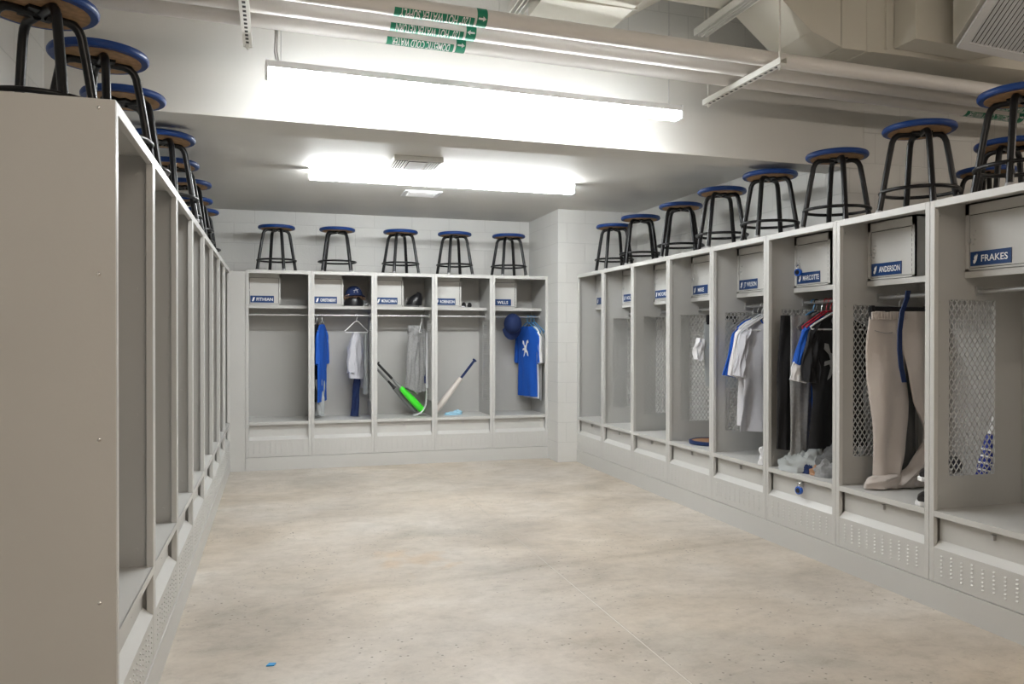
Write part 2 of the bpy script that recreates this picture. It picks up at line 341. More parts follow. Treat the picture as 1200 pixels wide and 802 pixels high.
def make_locker(wd, mesh_l=True, mesh_r=True, cubby=True, plate=None):
    r = empty('sports_locker', (0, 0, 0)); hw = wd / 2 - .0008
    MW = (.11, .39, .616, 1.465)
    for sg, has in ((-1, mesh_l), (1, mesh_r)):
        xa, xb = sorted((sg * hw, sg * (hw - .004)))
        mb = MB()
        if has:
            mb.box(xa, xb, .0, MW[0], .13, H); mb.box(xa, xb, MW[1], D, .13, H)
            mb.box(xa, xb, MW[0], MW[1], .13, MW[2]); mb.box(xa, xb, MW[0], MW[1], MW[3], H)
        else: mb.box(xa, xb, 0, D, .13, H)
        xi = sg * (hw - .004)
        for z in (.52, 1.0, 1.45, 1.86):                      # bolt heads
            mb.lathe([(.006, 0), (.006, .002), (.003, .004)], 8, (0, 0, 0)) if False else mb.box(min(xi, xi - sg * .003), max(xi, xi - sg * .003), .052, .060, z, z + .008)
        sp = mb.build('side_panel', 'locker_in', r)
        if has == 1:
            lm = MB(); lattice(lm, sg * (hw - .002), MW[0], MW[1], MW[2], MW[3]); lm.build('mesh_window', 'locker_in', sp)
        x1, x2 = sorted((sg * hw, sg * (hw - .028)))
        mb = MB().box(x1, x2, -.001, .022, .128, H); mb.build('front_post', 'locker', r, bevel=.002)
    MB().box(-hw, hw, D - .004, D, .05, H).build('back_panel', 'locker_in', r)
    mb = MB().box(-hw, hw, 0, D, H - .004, H); mb.box(-hw + .028, hw - .028, -.001, .020, H - .034, H); mb.build('top_panel', 'locker', r, bevel=.001)
    # shelf with hemmed front lip
    mb = MB().box(-hw + .005, hw - .005, .20, D - .005, 1.597, 1.601); mb.box(-hw + .005, hw - .005, .20, .204, 1.568, 1.601)
    mb.build('shelf', 'locker', r, bevel=.001)
    if cubby:
        xl, xr = -hw + .006, -hw + .006 + wd * .525; yf = .203; zt = H - .010
        mb = MB()
        mb.box(xl, xr, yf, yf + .012, zt - .050, zt); mb.box(xl, xl + .022, yf, yf + .012, 1.602, zt)
        mb.box(xr - .022, xr, yf, yf + .012, 1.602, zt); mb.box(xl, xr, yf, yf + .012, 1.602, 1.612)
        mb.box(xr - .004, xr, yf, D - .006, 1.602, zt); mb.box(xl, xr, yf, D - .006, zt - .004, zt)
        mb.mi = 1; mb.box(xl + .01, xr - .01, yf + .009, yf + .011, 1.606, zt - .01)
        cb = mb.build('lock_box', ['locker', 'dark'], r)
        dx0, dx1 = xl + .025, xr - .026
        mb = MB().box(dx0, dx1, yf + .002, yf + .008, 1.615, zt - .054)
        d = mb.build('box_door', 'locker', r, bevel=.001)
        mb = MB()
        for k in range(9): mb.box(dx1 + .0005, dx1 + .0040, yf + .001, yf + .004, 1.63 + k * .026, 1.645 + k * .026)
        mb.build('hinge', 'dark', d)
        mb = MB(); mb.box(dx0 - .006, dx0 + .010, yf - .008, yf + .002, 1.735, 1.755)
        for (a, b) in ((.02, 1.77), (.028, 1.75), (.02, 1.728), (.032, 1.79)): mb.lathe([(.0035, yf - .002), (.0035, yf + .002)], 8, (dx0 + a, 0, b), 'y')
        mb.build('latch', 'steel', d)
        if plate is not None:
            pw = min(.222, dx1 - dx0 - .012)
            plate_mb(plate, pw).build('name_plate', ['plate', 'white'], d, loc=(dx0 + .006 + pw / 2, yf + .0015, 1.657))
    mb = MB().tube([(-hw + .004, .285, 1.506), (hw - .004, .285, 1.506)], .0105, 12)
    for sg in (-1, 1): mb.box(*sorted((sg * (hw - .004), sg * (hw - .012))), .265, .305, 1.485, 1.53)
    mb.build('coat_rod', 'steel', r, smooth=True)
    mb = MB().box(-hw + .005, hw - .005, .0, D - .005, .460, .464); mb.box(-hw + .029, hw - .029, -.001, .004, .436, .464)
    mb.build('bench_seat', 'locker', r, bevel=.001)
    mb = MB().prism([(.035, .436), (.035, .323), (.0, .291), (.0, .129), (.006, .129), (.006, .288), (.041, .32), (.041, .436)], -hw + .0285, hw - .0285)
    for i in range(10):
        for k in range(6):
            cx = -hw + .075 + i * (wd - .15) / 9; cz = .165 + k * .018 + (i % 2) * .006
            mb.add([(cx - .0055, 0, cz), (cx + .0055, 0, cz), (cx + .0055, 0, cz + .007), (cx - .0055, 0, cz + .007), (cx - .0045, -.0045, cz + .001), (cx + .0045, -.0045, cz + .001)],
                   [(0, 1, 5, 4), (4, 5, 2, 3), (0, 4, 3), (1, 2, 5)])
    fl = mb.build('drawer_front', 'locker', r)
    MB().box(-.008, .008, .018, .035, .395, .418).build('hasp', 'steel', fl)
    mb = MB().box(-hw - .0008, hw + .0008, -.004, .02, 0, .126); mb.build('kick_plate', 'locker', r)
    return r

def set_unit(r, row, n):
    if row == 'b': r.location = (X0B + (n + .5) * WB, YB, 0); r.rotation_euler = (0, 0, 0)
    if row == 'r': r.location = (XR, Y0R - (n + .5) * WR, 0); r.rotation_euler = (0, 0, -pi / 2)
    if row == 'l': r.location = (XL, Y0L + (n + .5) * WL, 0); r.rotation_euler = (0, 0, pi / 2)
back_spec = [('FITHIAN', 0, 0, 'empty open grey locker at the left end of the far row'),
             ('CHRISTENBERRY', 0, 1, 'open grey locker in the far row with a blue shirt hanging at its left'),
             ('MONACHMAN', 2, 1, 'open grey locker in the far row holding a neon green bat'),
             ('ROBINSON', 2, 1, 'open far-row locker holding a navy-handled bat and pale blue cloth'),
             ('WILLS', 2, 0, 'open grey locker at the right end of the far row, navy cap inside')]
for n, (t, a, b, lab) in enumerate(back_spec):
    r = make_locker(WB, a, b, True, t); set_unit(r, 'b', n); tag(r, lab, 'locker', 'open sports lockers in the far row')
right_spec = [('', 0, 2, 'empty grey locker at the far end of the right row, beside the block pilaster'),
              ('HOLT', 1, 2, 'empty grey locker second from the far end of the right row, mesh side panel'),
              ('MOORE', 1, 2, 'empty grey locker third from the far end of the right row, mesh side panel'),
              ('MIKE', 1, 2, 'grey locker in the right row with a blue-rimmed round seat lying on its bench'),
              ('JT WILSON', 1, 2, 'grey locker in the right row with a pale grey tee shirt hanging in front'),
              ('MARCOTTE', 1, 2, 'grey right-row locker with two blue padlocks and a black jersey inside'),
              ('ANDERSON', 1, 2, 'grey locker in the right row with cream trousers hanging inside'),
              ('FRAKES', 1, 2, 'nearest grey locker of the right row, empty with a large mesh side panel')]
for n, (t, a, b, lab) in enumerate(right_spec):
    r = make_locker(WR, a, b, True, t); set_unit(r, 'r', n); tag(r, lab, 'locker', 'open sports lockers in the right row')
lord = ['nearest locker of the left row, with the tall plain end panel towards the camera', 'second locker from the camera in the left row', 'third locker from the camera in the left row',
        'fourth locker from the camera in the left row', 'fifth locker from the camera in the left row', 'sixth locker from the camera in the left row',
        'seventh locker from the camera in the left row', 'farthest locker of the left row, in the corner by the far row']
lp = make_locker(WL, 0, 0, False)
for n in range(8):
    r = lp if n == 0 else copy_tree(lp)
    set_unit(r, 'l', n); tag(r, 'beige-grey ' + lord[n], 'locker', 'open sports lockers in the left row')
# end panel of the left row, with screws
mb = MB().box(XL - D, XL, Y0L - .006, Y0L - .0005, 0, H)
ep = mb.build('end_panel', 'locker', bevel=.001); tag(ep, 'tall beige-grey locker end panel with a column of small screws, left foreground', 'panel')
for z in (1.905, 1.453, 1.002, .556):
    MB().lathe([(.0055, 0), (.0055, -.0015), (.003, -.0035)], 12, (XL - .042, Y0L - .006, z), 'y').build('screw', 'chrome', ep, smooth=True)

# ------------------------------------------------------------------ stools
def make_stool():
    r = empty('stool', (0, 0, 0)); R = .178; Z = .457
    prof = [(R - .035, Z - .031), (R - .006, Z - .031), (R, Z - .024), (R + .001, Z - .014), (R - .004, Z - .004), (R - .014, Z), (.05, Z + .002), (.0005, Z + .002)]
    MB().lathe(prof, 40).build('seat', 'stool_blue', r, smooth=True)
    mb = MB().lathe([(.0005, Z - .034), (R - .028, Z - .034), (R - .028, Z - .029), (.0005, Z - .029)], 32); mb.build('seat_board', 'wood', r)
    mb = MB().box(-.05, .05, -.05, .05, Z - .045, Z - .034); mb.build('bracket', 'stool_black', r)
    for k in range(4):
        a = pi / 2 * k; p = []
        for (q, z) in ((.02, .417), (.085, .417), (.108, .411), (.124, .397), (.134, .375), (.150, .29), (.196, .014)): p.append((q * cos(a), q * sin(a), z))
        L = MB().tube(p, .0158, 10).build('leg', 'stool_black', r, smooth=True)
        q = .198; MB().lathe([(.017, 0), (.018, .016), (.016, .020)], 10, (q * cos(a), q * sin(a), 0)).build('foot_cap', 'rubber', L, smooth=True)
    ring = [(.186 * cos(2 * pi * k / 40), .186 * sin(2 * pi * k / 40), .115) for k in range(40)]
    MB().tube(ring, .0095, 10, closed=True).build('foot_ring', 'stool_black', r, smooth=True)
    return r
stool0 = make_stool(); used = False
def stool(x, y, z, a, label, group):
    global used
    r = stool0 if not used else copy_tree(stool0); used = True
    r.location = (x, y, z); r.rotation_euler = (0, 0, radians(a)); tag(r, label, 'stool', group)
    return r
G = 'stools stored on top of the lockers'
sb = 'blue-seated black stool on '
for (x, a, t) in ((.013, 20, 'top of the empty left-end locker of the far row'), (.604, 38, 'the far-row locker with the blue shirt'), (1.247, 62, 'the far-row locker with the neon green bat'),
                  (1.819, 60, 'the far-row locker with the navy bat'), (2.414, 55, 'the right-end locker of the far row, next to the pilaster')):
    stool(x, 8.30, H, a, sb + t, G)
for (x, y, a, t) in ((3.20, 7.28, 42, 'the farthest locker of the right row'), (3.20, 6.69, 25, 'the second locker from the far end of the right row'), (3.23, 5.99, 10, 'the third locker from the far end of the right row'),
                     (3.20, 5.30, 30, 'the right-row locker that holds the round seat'), (3.19, 4.68, 33, 'the right-row locker with the grey tee shirt, close under the beam'),
                     (3.23, 4.06, 66, 'the right-row locker with two blue padlocks'), (3.23, 3.42, 66, 'the right-row locker with the cream trousers'), (3.21, 2.80, 28, 'the nearest locker of the right row')):
    stool(x, y, H, a, sb + t, G)
for i, (x, y, t) in enumerate(((-.745, 2.98, 'the nearest locker of the left row'), (-.655, 3.44, 'the second locker of the left row'), (-.66, 4.0, 'the left row, third from the camera'), (-.60, 4.76, 'the left row, fourth from the camera, behind the beam line'),
                            (-.64, 5.46, 'the left row, fifth from the camera'), (-.615, 6.13, 'the left row, sixth from the camera'), (-.66, 6.86, 'the left row, seventh from the camera'), (-.65, 7.45, 'the left row, farthest from the camera'))):
    stool(x, y, H, (35, 20, 60, 30, 12, 50, 25, 40)[i], sb + t, G)
# lockers of the neighbouring aisle behind the right row carry two more stools
for (x, y, t, i) in ((XWR - .02, 3.45, 'backing onto the right row', 0), (XWR + D + .03, 4.08, 'beside the centre wall', 1)):
    r = copy_tree(lp); r.location = (x + D, y, 0); r.rotation_euler = (0, 0, pi / 2); tag(r, 'grey locker of the neighbouring aisle ' + t, 'locker', 'lockers of the neighbouring aisle')
stool(3.98, 3.55, H, 20, 'larger of two next-aisle stools seen behind the nearest right-row stool', 'stools of the neighbouring aisle')
stool(4.48, 4.17, H, 50, 'smaller, lower of two next-aisle stools behind the nearest right-row stool', 'stools of the neighbouring aisle')

# ------------------------------------------------------------------ lamps
def lamp(name, x0, x1, y, z, lens, label, hung=None, yaw=0, group=None, wrap=False):
    """linear lamp: sheet housing above, glowing diffuser below; z = underside of the diffuser"""
    L_ = x1 - x0; r = empty(name, ((x0 + x1) / 2, y, z), yaw)
    a = L_ / 2
    if wrap:      # wrap-around diffuser that also lights the ceiling beside it
        MB().prism([(-.026, .0585), (-.024, .084), (.024, .084), (.026, .0585)], -a, a).build('housing', 'lamp_body', r)
        MB().prism([(-.040, .008), (-.032, 0), (.032, 0), (.040, .008), (.042, .045), (.030, .058), (-.030, .058), (-.042, .045)], -a + .012, a - .012).build('diffuser', lens, r)
    else:
        MB().prism([(-.042, .038), (-.034, .072), (.034, .072), (.042, .038)], -a, a).build('housing', 'lamp_body', r)
        MB().prism([(-.036, .006), (-.030, 0), (.030, 0), (.036, .006), (.040, .0375), (-.040, .0375)], -a + .012, a - .012).build('diffuser', lens, r)
    for sg in (-1, 1): MB().prism([(-.042, -.001), (-.042, .072), (.042, .072), (.042, -.001)], *sorted((sg * a, sg * (a - .011)))).build('end_cap', 'white' if 'pend' not in lens and 'warm' not in lens else 'lamp_body', r)
    if hung:
        for sg in (-1, 1): MB().tube([(sg * (a - .07), 0, .072), (sg * (a - .07), 0, hung - z)], .0025, 6).build('hanger_rod', 'steel', r)
        MB().tube([(-a + .055, -.015, .072), (-a + .045, -.015, .12), (-a + .052, -.015, .28), (-a + .06, -.015, hung - z)], .009, 8).build('power_conduit', 'steel', r, smooth=True)
    tag(r, label, 'lamp', group); return r
lamp('ceiling_lamp', .245, 2.45, 6.42, ZLOW - .085, 'lens_cool', 'lit linear lamp fixed flat to the low ceiling near the far lockers', yaw=.01, wrap=True)
lamp('pendant_lamp', -.045, 2.18, 4.0, 2.505, 'lens_pend', 'long lit linear lamp hanging in front of the beam below the pipes', hung=ZHI, yaw=.05)
for (x, y, t) in ((1.2, -.2, 'over the middle of the front aisle'), (1.2, -3.2, 'at the back end of the front aisle'), (5.6, 1.5, 'over the neighbouring aisle')):
    lamp('pendant_lamp', x - 1.15, x + 1.15, y, 2.7, 'lens_warm', 'lit warm white linear lamp hanging ' + t, hung=ZHI)

# supply diffuser and second small grille on the low ceiling
v = empty('ceiling_vent', (1.0, 5.93, ZLOW))
MB().box(-.18, .18, -.17, .17, -.035, -.0005).build('frame', 'strut', v, bevel=.004)
mb = MB()
for k in range(5):
    mb.box(-.165 + k * .018, -.156 + k * .018, -.145, .145, -.040, -.036); mb.box(.156 - k * .018, .165 - k * .018, -.145, .145, -.040, -.036)
for k in range(7): mb.box(-.065, .065, -.125 + k * .042, -.105 + k * .042, -.041, -.036)
mb.build('louvre', 'white', v)
mb = MB()
mb.box(-.168, -.08, -.15, .15, -.0362, -.0352); mb.box(.08, .168, -.15, .15, -.0362, -.0352)
mb.box(-.07, .07, -.14, .14, -.0362, -.0352); mb.build('slot', 'dark', v)
tag(v, 'square white louvred air vent on the low ceiling between the two lamps', 'vent')
v = empty('ceiling_vent', (1.28, 7.25, ZLOW)); MB().box(-.17, .17, -.15, .15, -.008, -.0005).build('frame', 'lamp_body', v, bevel=.003)
mb = MB()
for k in range(5): mb.box(-.13, .13, -.11 + k * .05, -.085 + k * .05, -.013, -.008)
mb.build('louvre', 'white', v); tag(v, 'small flush white vent on the low ceiling behind the ceiling lamp', 'vent')

# ------------------------------------------------------------------ pipes
PA = .057; ZP = 2.742; RP = .040
def ypipe(i, x): return 3.86 - .175 * (2 - i) + PA * x          # i = 0 near, 2 far
pdir = atan2(PA, 1)
plab = (('120\u00b0 HOT WATER SUPPLY', 'nearest and highest of the three pipes in the picture', 1), ('120\u00b0 HOT WATER RETURN', 'middle one of the three parallel pipes', -1), ('DOMESTIC COLD WATER', 'lowest of the three pipes in the picture, closest to the beam', 1))
def wrap_text(mb, txt, x_right, ln, ht, R, th0):
    """lettering turned upside down, wrapped on a pipe along local x"""
    vs, fs, tw = text_geo(txt, .015, True)
    sx = ln / tw
    mb.add([(x_right - x * sx, -R * cos(th0 + (.5 - y) * ht / R), R * sin(th0 + (.5 - y) * ht / R)) for x, y in vs], fs)
def tape(mb, x0, x1, R, a0, a1, n=20):
    vs = []; fs = []
    for x in (x0, x1):
        for k in range(n + 1):
            a = a0 + (a1 - a0) * k / n; vs.append((x, -R * cos(a), R * sin(a)))
    for k in range(n): fs.append((k, k + 1, n + 2 + k, n + 1 + k))
    mb.add(vs, fs)
for i, (txt, lab, dr) in enumerate(plab):
    r = empty('water_pipe', (0, ypipe(i, 0), ZP), pdir)
    MB().tube([(XWL + .02, 0, 0), (7.2, 0, 0)], RP, 28).build('jacket', 'pipe', r, smooth=True)
    for x0, xs in ((.50 + .035 * (0 if i == 0 else 1 if i == 1 else 2) * .2, .87 - .01 * i), (4.30 - .04 * i, 4.66)):
        mb = MB(); tape(mb, x0, xs - .005, RP + .0012, -2.3, -.45); tape(mb, xs + .006, xs + .055, RP + .0012, -pi, pi, 40)
        mb.mi = 1
        wrap_text(mb, txt, xs - .025, xs - x0 - .05, .044, RP + .002, -1.02)
        ar = [(-.018, -.004), (.004, -.004), (.004, -.011), (.02, 0), (.004, .011), (.004, .004), (-.018, .004)]
        for th in (-.45, 1.6, 3.7):
            mb.add([(xs + .030 + dr * a, -(RP + .002) * cos(th + b / RP), (RP + .002) * sin(th + b / RP)) for a, b in ar], [tuple(range(7))])
        mb.build('pipe_marker', ['green', 'white'], r)
    tag(r, 'white jacketed water pipe, ' + lab, 'pipe', 'parallel pipes under the high ceiling')
# trapeze hangers: slotted strut channel with two threaded rods
def trapeze(x, y0, y1, z, label, near_top=ZHI):
    r = empty('pipe_hanger', (x, (y0 + y1) / 2, z)); h_ = (y1 - y0) / 2
    mb = MB().prism([(-.0205, 0), (.0205, 0), (.0205, .032), (.013, .032), (.013, .029), (.018, .029), (.018, .003), (-.018, .003), (-.018, .029), (-.013, .029), (-.013, .032), (-.0205, .032)], -h_, h_, ax='y')
    n = int((y1 - y0 - .06) / .047)
    mb.mi = 1
    for k in range(n): mb.box(-.007, .007, -h_ + .05 + k * .047, -h_ + .073 + k * .047, -.001, .0005)
    mb.build('channel', ['strut', 'dark'], r)
    for sg in (-1, 1):
        mb = MB().tube([(0, sg * (h_ - .035), -.02), (0, sg * (h_ - .035), (near_top if sg < 0 else ZHI) - z)], .0055, 8)
        mb.lathe([(.012, -.012), (.012, -.001)], 6, (0, sg * (h_ - .035), 0)); mb.build('threaded_rod', 'strut', r)
    tag(r, label, 'hanger'); return r
trapeze(2.465, 3.50, 4.27, 2.668, 'slotted strut trapeze hanger carrying the pipes right of the pendant lamp', 3.131)
trapeze(-.125, 3.25, 4.04, 2.668, 'slotted strut trapeze hanger carrying the pipes at the left end of the pendant lamp')
# upper struts near the ceiling
for (x, y0, y1, z, t) in ((2.40, 3.3, 4.26, 3.07, 'upper strut rail hung below the wide duct, above the right pipe hanger'), (1.22, 3.3, 4.16, 3.02, 'upper strut rail at the left edge of the wide duct')):
    r = empty('strut_rail', (x, (y0 + y1) / 2, z)); h_ = (y1 - y0) / 2
    mb = MB()
    for o_ in (0, .05): mb.prism([(-.02 + o_, 0), (-.014 + o_, 0), (-.014 + o_, .035), (.014 + o_ - .006, .035), (.014 + o_ - .006, 0), (.02 + o_ - .006, 0), (.02 + o_ - .006, .041), (-.02 + o_, .041)], -h_, h_, ax='y')
    mb.build('channel', 'strut', r)
    for yy, tz in ((-h_ + .1, 3.131 if x > 2 else ZHI), (h_ - .05, ZHI)):
        if tz > z + .05: MB().tube([(.025, yy, .041), (.025, yy, tz - z)], .005, 8).build('threaded_rod', 'strut', r)
    tag(r, 'double ' + t, 'strut')

# ------------------------------------------------------------------ ducts
dt = empty('air_duct', (2.3, 3.8, 2.95)); O = Vector((2.3, 3.8, 2.95))
def dmb(): m_ = MB(); m_.T = Matrix.Translation(-O); return m_
prof = [(1.27, 3.45), (1.27, 2.96), (1.74, 2.945), (1.80, 2.995), (1.88, 3.045), (2.04, 3.14), (2.49, 3.13), (2.49, 3.45)]
dmb().prism(prof, 2.5, 4.0, ax='y').build('insulated_trunk', 'duct', dt)
dmb().prism([(2.495, 3.45), (2.495, 3.125), (2.75, 2.92), (2.935, 2.855), (2.935, 3.45)], 3.66, 4.02, ax='y').build('transition', 'duct', dt)
dmb().prism([(2.94, 3.45), (2.94, 2.85), (6.8, 2.85), (6.8, 3.45)], 3.66, 4.30, ax='y').build('main_section', 'duct', dt)
for b_ in ((3.10, 3.13, 3.655, 4.30, 2.845, 3.45), (3.22, 3.235, 3.645, 3.665, 2.87, 3.45)): dmb().box(*b_).build('seam_strip', 'duct', dt)
for yy in (3.28, 3.5, 3.72): dmb().box(1.275, 1.76, yy, yy + .006, 2.942, 2.96).build('seam_strip', 'duct', dt)
dmb().prism([(3.28, 3.45), (3.28, 2.88), (3.78, 2.865), (3.95, 2.90), (3.95, 3.45)], 3.50, 3.655, ax='y').build('side_tap', 'duct', dt)
tag(dt, 'big cream painted air duct running above the pipes, stepping down to the right', 'duct')
# return grille, tilted on the duct take-off
a_, b_, c_ = Vector((3.43, 3.38, 2.812)), Vector((3.90, 3.38, 2.782)), Vector((3.315, 3.09, 2.925))
d1 = (b_ - a_); d2 = (c_ - a_) * 1.55; nn = d1.cross(d2).normalized()
if nn.z > 0: nn = -nn
g = empty('return_grille', tuple(a_))
def G_(u, v_, h_): return d1 * u + d2 * v_ + nn * h_
mb = MB()
for (u0, u1, v0, v1) in ((0, 1, 0, .10), (0, 1, .90, 1), (0, .1, .1, .9), (.9, 1, .1, .9)):
    mb.quadslab(G_(u0, v0, 0), G_(u1, v0, 0), G_(u1, v1, 0), G_(u0, v1, 0), .012)
mb.build('frame', 'lamp_body', g)
mb = MB()
for k in range(14):
    u = .11 + k * .0565; mb.quadslab(G_(u, .1, -.004), G_(u + .03, .1, .004), G_(u + .03, .9, .004), G_(u, .9, -.004), .003)
mb.build('louvre', 'lamp_body', g)
mb = MB(); mb.quadslab(G_(.05, .05, -.02), G_(.95, .05, -.02), G_(.95, .95, -.02), G_(.05, .95, -.02), .004); mb.build('backing', 'dark', g)
tag(g, 'large white louvred return air grille on the duct at the top right', 'grille')
# box-shaped take-off that carries the grille
mb = MB(); P4 = [G_(-.02, -.02, -.022), G_(1.4, -.02, -.022), G_(1.4, 1.02, -.022), G_(-.02, 1.02, -.022)]
base = [Vector(p) for p in P4]; top = [Vector((p.x, p.y, 3.42 - a_.z)) for p in P4]
mb.add(base + top, [(0, 1, 2, 3), (4, 5, 6, 7), (0, 1, 5, 4), (1, 2, 6, 5), (2, 3, 7, 6), (3, 0, 4, 7)])
o = mb.build('duct_boot', 'duct', loc=tuple(a_)); tag(o, 'cream sheet metal duct boot behind the return grille', 'duct')
# conduit drop on the wall above the pipes
o = MB().box(1.30, 1.37, 4.36, 4.44, 2.98, 3.49).build('cable_trunking', 'duct'); tag(o, 'vertical cream cable trunking on the dark wall above the pipes', 'trunking')

# ------------------------------------------------------------------ clothing tools
def cloth(ribbons, T=.03, folds=5, amp=.008, seed=0, N=16, rows=26):
    """ribbons: ((left polyline, right polyline[, material, thickness, y offset]), ...) in the garment plane (s, z)"""
    mb = MB(); rnd = random.Random(seed)
    def samp(pl, t):
        L = [0]
        for a, b in zip(pl, pl[1:]): L.append(L[-1] + hypot(b[0] - a[0], b[1] - a[1]))
        d = t * L[-1]
        for i in range(len(pl) - 1):
            if d <= L[i + 1] or i == len(pl) - 2:
                k = (d - L[i]) / max(1e-9, L[i + 1] - L[i]); return (pl[i][0] + (pl[i + 1][0] - pl[i][0]) * k, pl[i][1] + (pl[i + 1][1] - pl[i][1]) * k)
    for rb in ribbons:
        A, B = rb[0], rb[1]; mb.mi = rb[2] if len(rb) > 2 else 0; Tt = rb[3] if len(rb) > 3 else T; yo = rb[4] if len(rb) > 4 else 0
        ph = [rnd.uniform(0, 6.28) for _ in range(3)]
        vs = []; 
        for i in range(rows + 1):
            t = i / rows; a = samp(A, t); b = samp(B, t)
            for side in (0, 1):
                for k in range(N + 1):
                    u = k / N; uu = .5 - .5 * cos(pi * u)
                    x = a[0] + (b[0] - a[0]) * uu; z = a[1] + (b[1] - a[1]) * uu
                    th = Tt * (max(0, 1 - (2 * uu - 1) ** 2)) ** .5 * (.5 + .5 * min(1, t * 5 + .2))
                    f = amp * (.25 + .75 * t) * sin(folds * 2 * pi * uu + ph[0] + 1.2 * t) + amp * .7 * sin(folds * 3.3 * uu + 9 * t + ph[1]) + amp * .8 * (noise.noise(Vector((x * 9 + seed, z * 7, seed * 3.1))))
                    vs.append((x, yo + (-1 if side == 0 else 1) * th / 2 + f * (1 if Tt > 0 else 1), z))
        fs = []; W = 2 * (N + 1)
        for i in range(rows):
            for k in range(N):
                q = i * W + k; fs.append((q, q + 1, q + W + 1, q + W))
                q = i * W + N + 1 + k; fs.append((q + 1, q, q + W, q + W + 1))
            for k in (0, N):
                q = i * W + k; p_ = q + N + 1; fs.append((q, p_, p_ + W, q + W))
        for i in (0, rows):
            for k in range(N):
                q = i * W + k; p_ = q + N + 1; fs.append((q, q + 1, p_ + 1, p_))
        mb.add(vs, fs)
    return mb
def tee(L=.76, hw=.215, sl=.30, neck=.075):
    bl = [(-neck, 0), (-neck - .05, -.012), (-.19, -.055), (-hw, -.22), (-hw + .01, -.45), (-hw - .005, -L)]
    body = (bl, [(-x, z) for x, z in bl])
    s1 = ([(-.15, -.035), (-.225, -.10), (-sl - .01, -.39)], [(-.17, -.10), (-.19, -.22), (-.205, -.41)])
    s2 = ([(-x, z) for x, z in s1[0]], [(-x, z) for x, z in s1[1]])
    return body, s1, s2
def garment(name, mb, mats, loc, rz, label, cat, group=None, parts=()):
    o = mb.build(name, mats, smooth=True, loc=loc, rot=(0, 0, rz)); tag(o, label, cat, group); return o
def hanger(x, y, z, rz, m, label, w_=.2, group='clothes hangers', clip=False):
    r = empty('clothes_hanger', (x, y, z), rz)
    hk = [(.0 + .0165 * cos(a), 0, .0165 * sin(a)) for a in [radians(q) for q in range(-40, 181, 20)]]
    hk = [(p[0], 0, p[2]) for p in hk][::-1]
    hook = [(-.0165, 0, -.004)] + hk[1:] + [(.006, 0, -.024), (0, 0, -.035), (0, 0, -.062)]
    MB().tube(hook, .0032, 8).build('hook', m if not clip else 'chrome', r, smooth=True)
    if clip:
        MB().box(-w_, w_, -.006, .006, -.085, -.055).build('bar', m, r, bevel=.004)
        for sg in (-1, 1):
            MB().box(sg * w_ * .9 - .012, sg * w_ * .9 + .012, -.012, .012, -.125, -.05).build('clip', m, r, bevel=.003)
    else:
        tri = [(0, 0, -.06), (.025, 0, -.064), (w_ - .03, 0, -.140), (w_, 0, -.160), (w_ - .01, 0, -.174), (-w_ + .01, 0, -.174), (-w_, 0, -.160), (-w_ + .03, 0, -.140), (-.025, 0, -.064)]
        MB().tube(tri, .0052, 8, closed=True).build('frame', m, r, smooth=True)
    tag(r, label, 'hanger', group); return r
FIG = [(-.9, 1.0), (-.55, .95), (-.35, .45), (.05, .35), (.35, .95), (.8, 1.1), (1.0, .75), (.6, .65), (.35, .2), (.3, -.1), (.75, -.45), (.95, -1.0), (.65, -.95), (.35, -.55), (.0, -.45),
       (-.35, -.95), (-.65, -1.1), (-.35, -.4), (-.45, -.2), (-.95, -.3), (-.9, -.05), (-.35, .05), (-.5, .35), (-.95, .65)]
def figure(parent, m, x, y, z, sx, sz, side=-1):
    mb = MB().prism([(x + a * sx, z + b * sz) for a, b in FIG], y, y + .0015 * side, ax='y') ; return mb.build('chest_emblem', m, parent)

ROD = XR + .285; ZR = 1.506
HT = 1.506 - .092                            # neckline height under a hanger hook
# --- right row, grey tee locker (y 4.42 .. 5.08)
rz = 0.0
yb = 4.97
for (yy, t_) in ((5.00, 'rearmost thin wire hanger, nearest the mesh, behind the blue tee shirt'), (4.94, 'thin wire hanger holding the royal blue tee shirt in the right row')): hanger(ROD, yy, ZR, .12, 'steel', t_, .2, 'wire hangers behind the white shirts')
b, s1, s2 = tee(.58, .17, .30)
garment('tee_shirt', cloth((b, (s1[0], [(p[0], p[1]) for p in s1[1]]), s2), .03, 4, .006, 3), 'cloth_blue', (ROD + .0, 4.93, HT), .12, 'royal blue tee shirt mostly hidden behind two pale shirts', 'shirt')
hanger(ROD, 4.885, ZR, .1, 'plas_white', 'white plastic hanger of the white tee shirt in the right row')
b, s1, s2 = tee(.74, .205, .275)
garment('tee_shirt', cloth((b, s1, s2), .03, 4, .006, 4), 'cloth_white', (ROD, 4.88, HT), .06, 'white tee shirt between the blue shirt and the pale grey one', 'shirt')
hanger(ROD, 4.825, ZR, .0, 'plas_white', 'front white plastic hanger above the pale grey tee shirt')
hanger(ROD, 4.785, ZR, .0, 'plas_white', 'empty white plastic hanger in front of the pale grey tee shirt', .19)
b, s1, s2 = tee(.775, .225, .255)
t = garment('tee_shirt', cloth((b, s1, s2), .05, 3, .022, 5, rows=44, N=24), 'cloth_lgrey', (ROD - .0, 4.80, HT), -.0, 'pale grey tee shirt hanging at the front in the right row', 'shirt')
cl = MB().tube([(.075 * cos(a), -.012 + .03 * sin(a) * 0, -.004 - .045 * abs(sin(a))) for a in [pi + k * pi / 12 for k in range(13)]], .005, 6); cl.build('collar', 'cloth_blue', t, smooth=True)
mbx = cloth((([(-.05, 0), (-.045, -.06), (-.06, -.11)], [(.05, 0), (.045, -.06), (.03, -.11)]),), .05, 2, .01, 8)
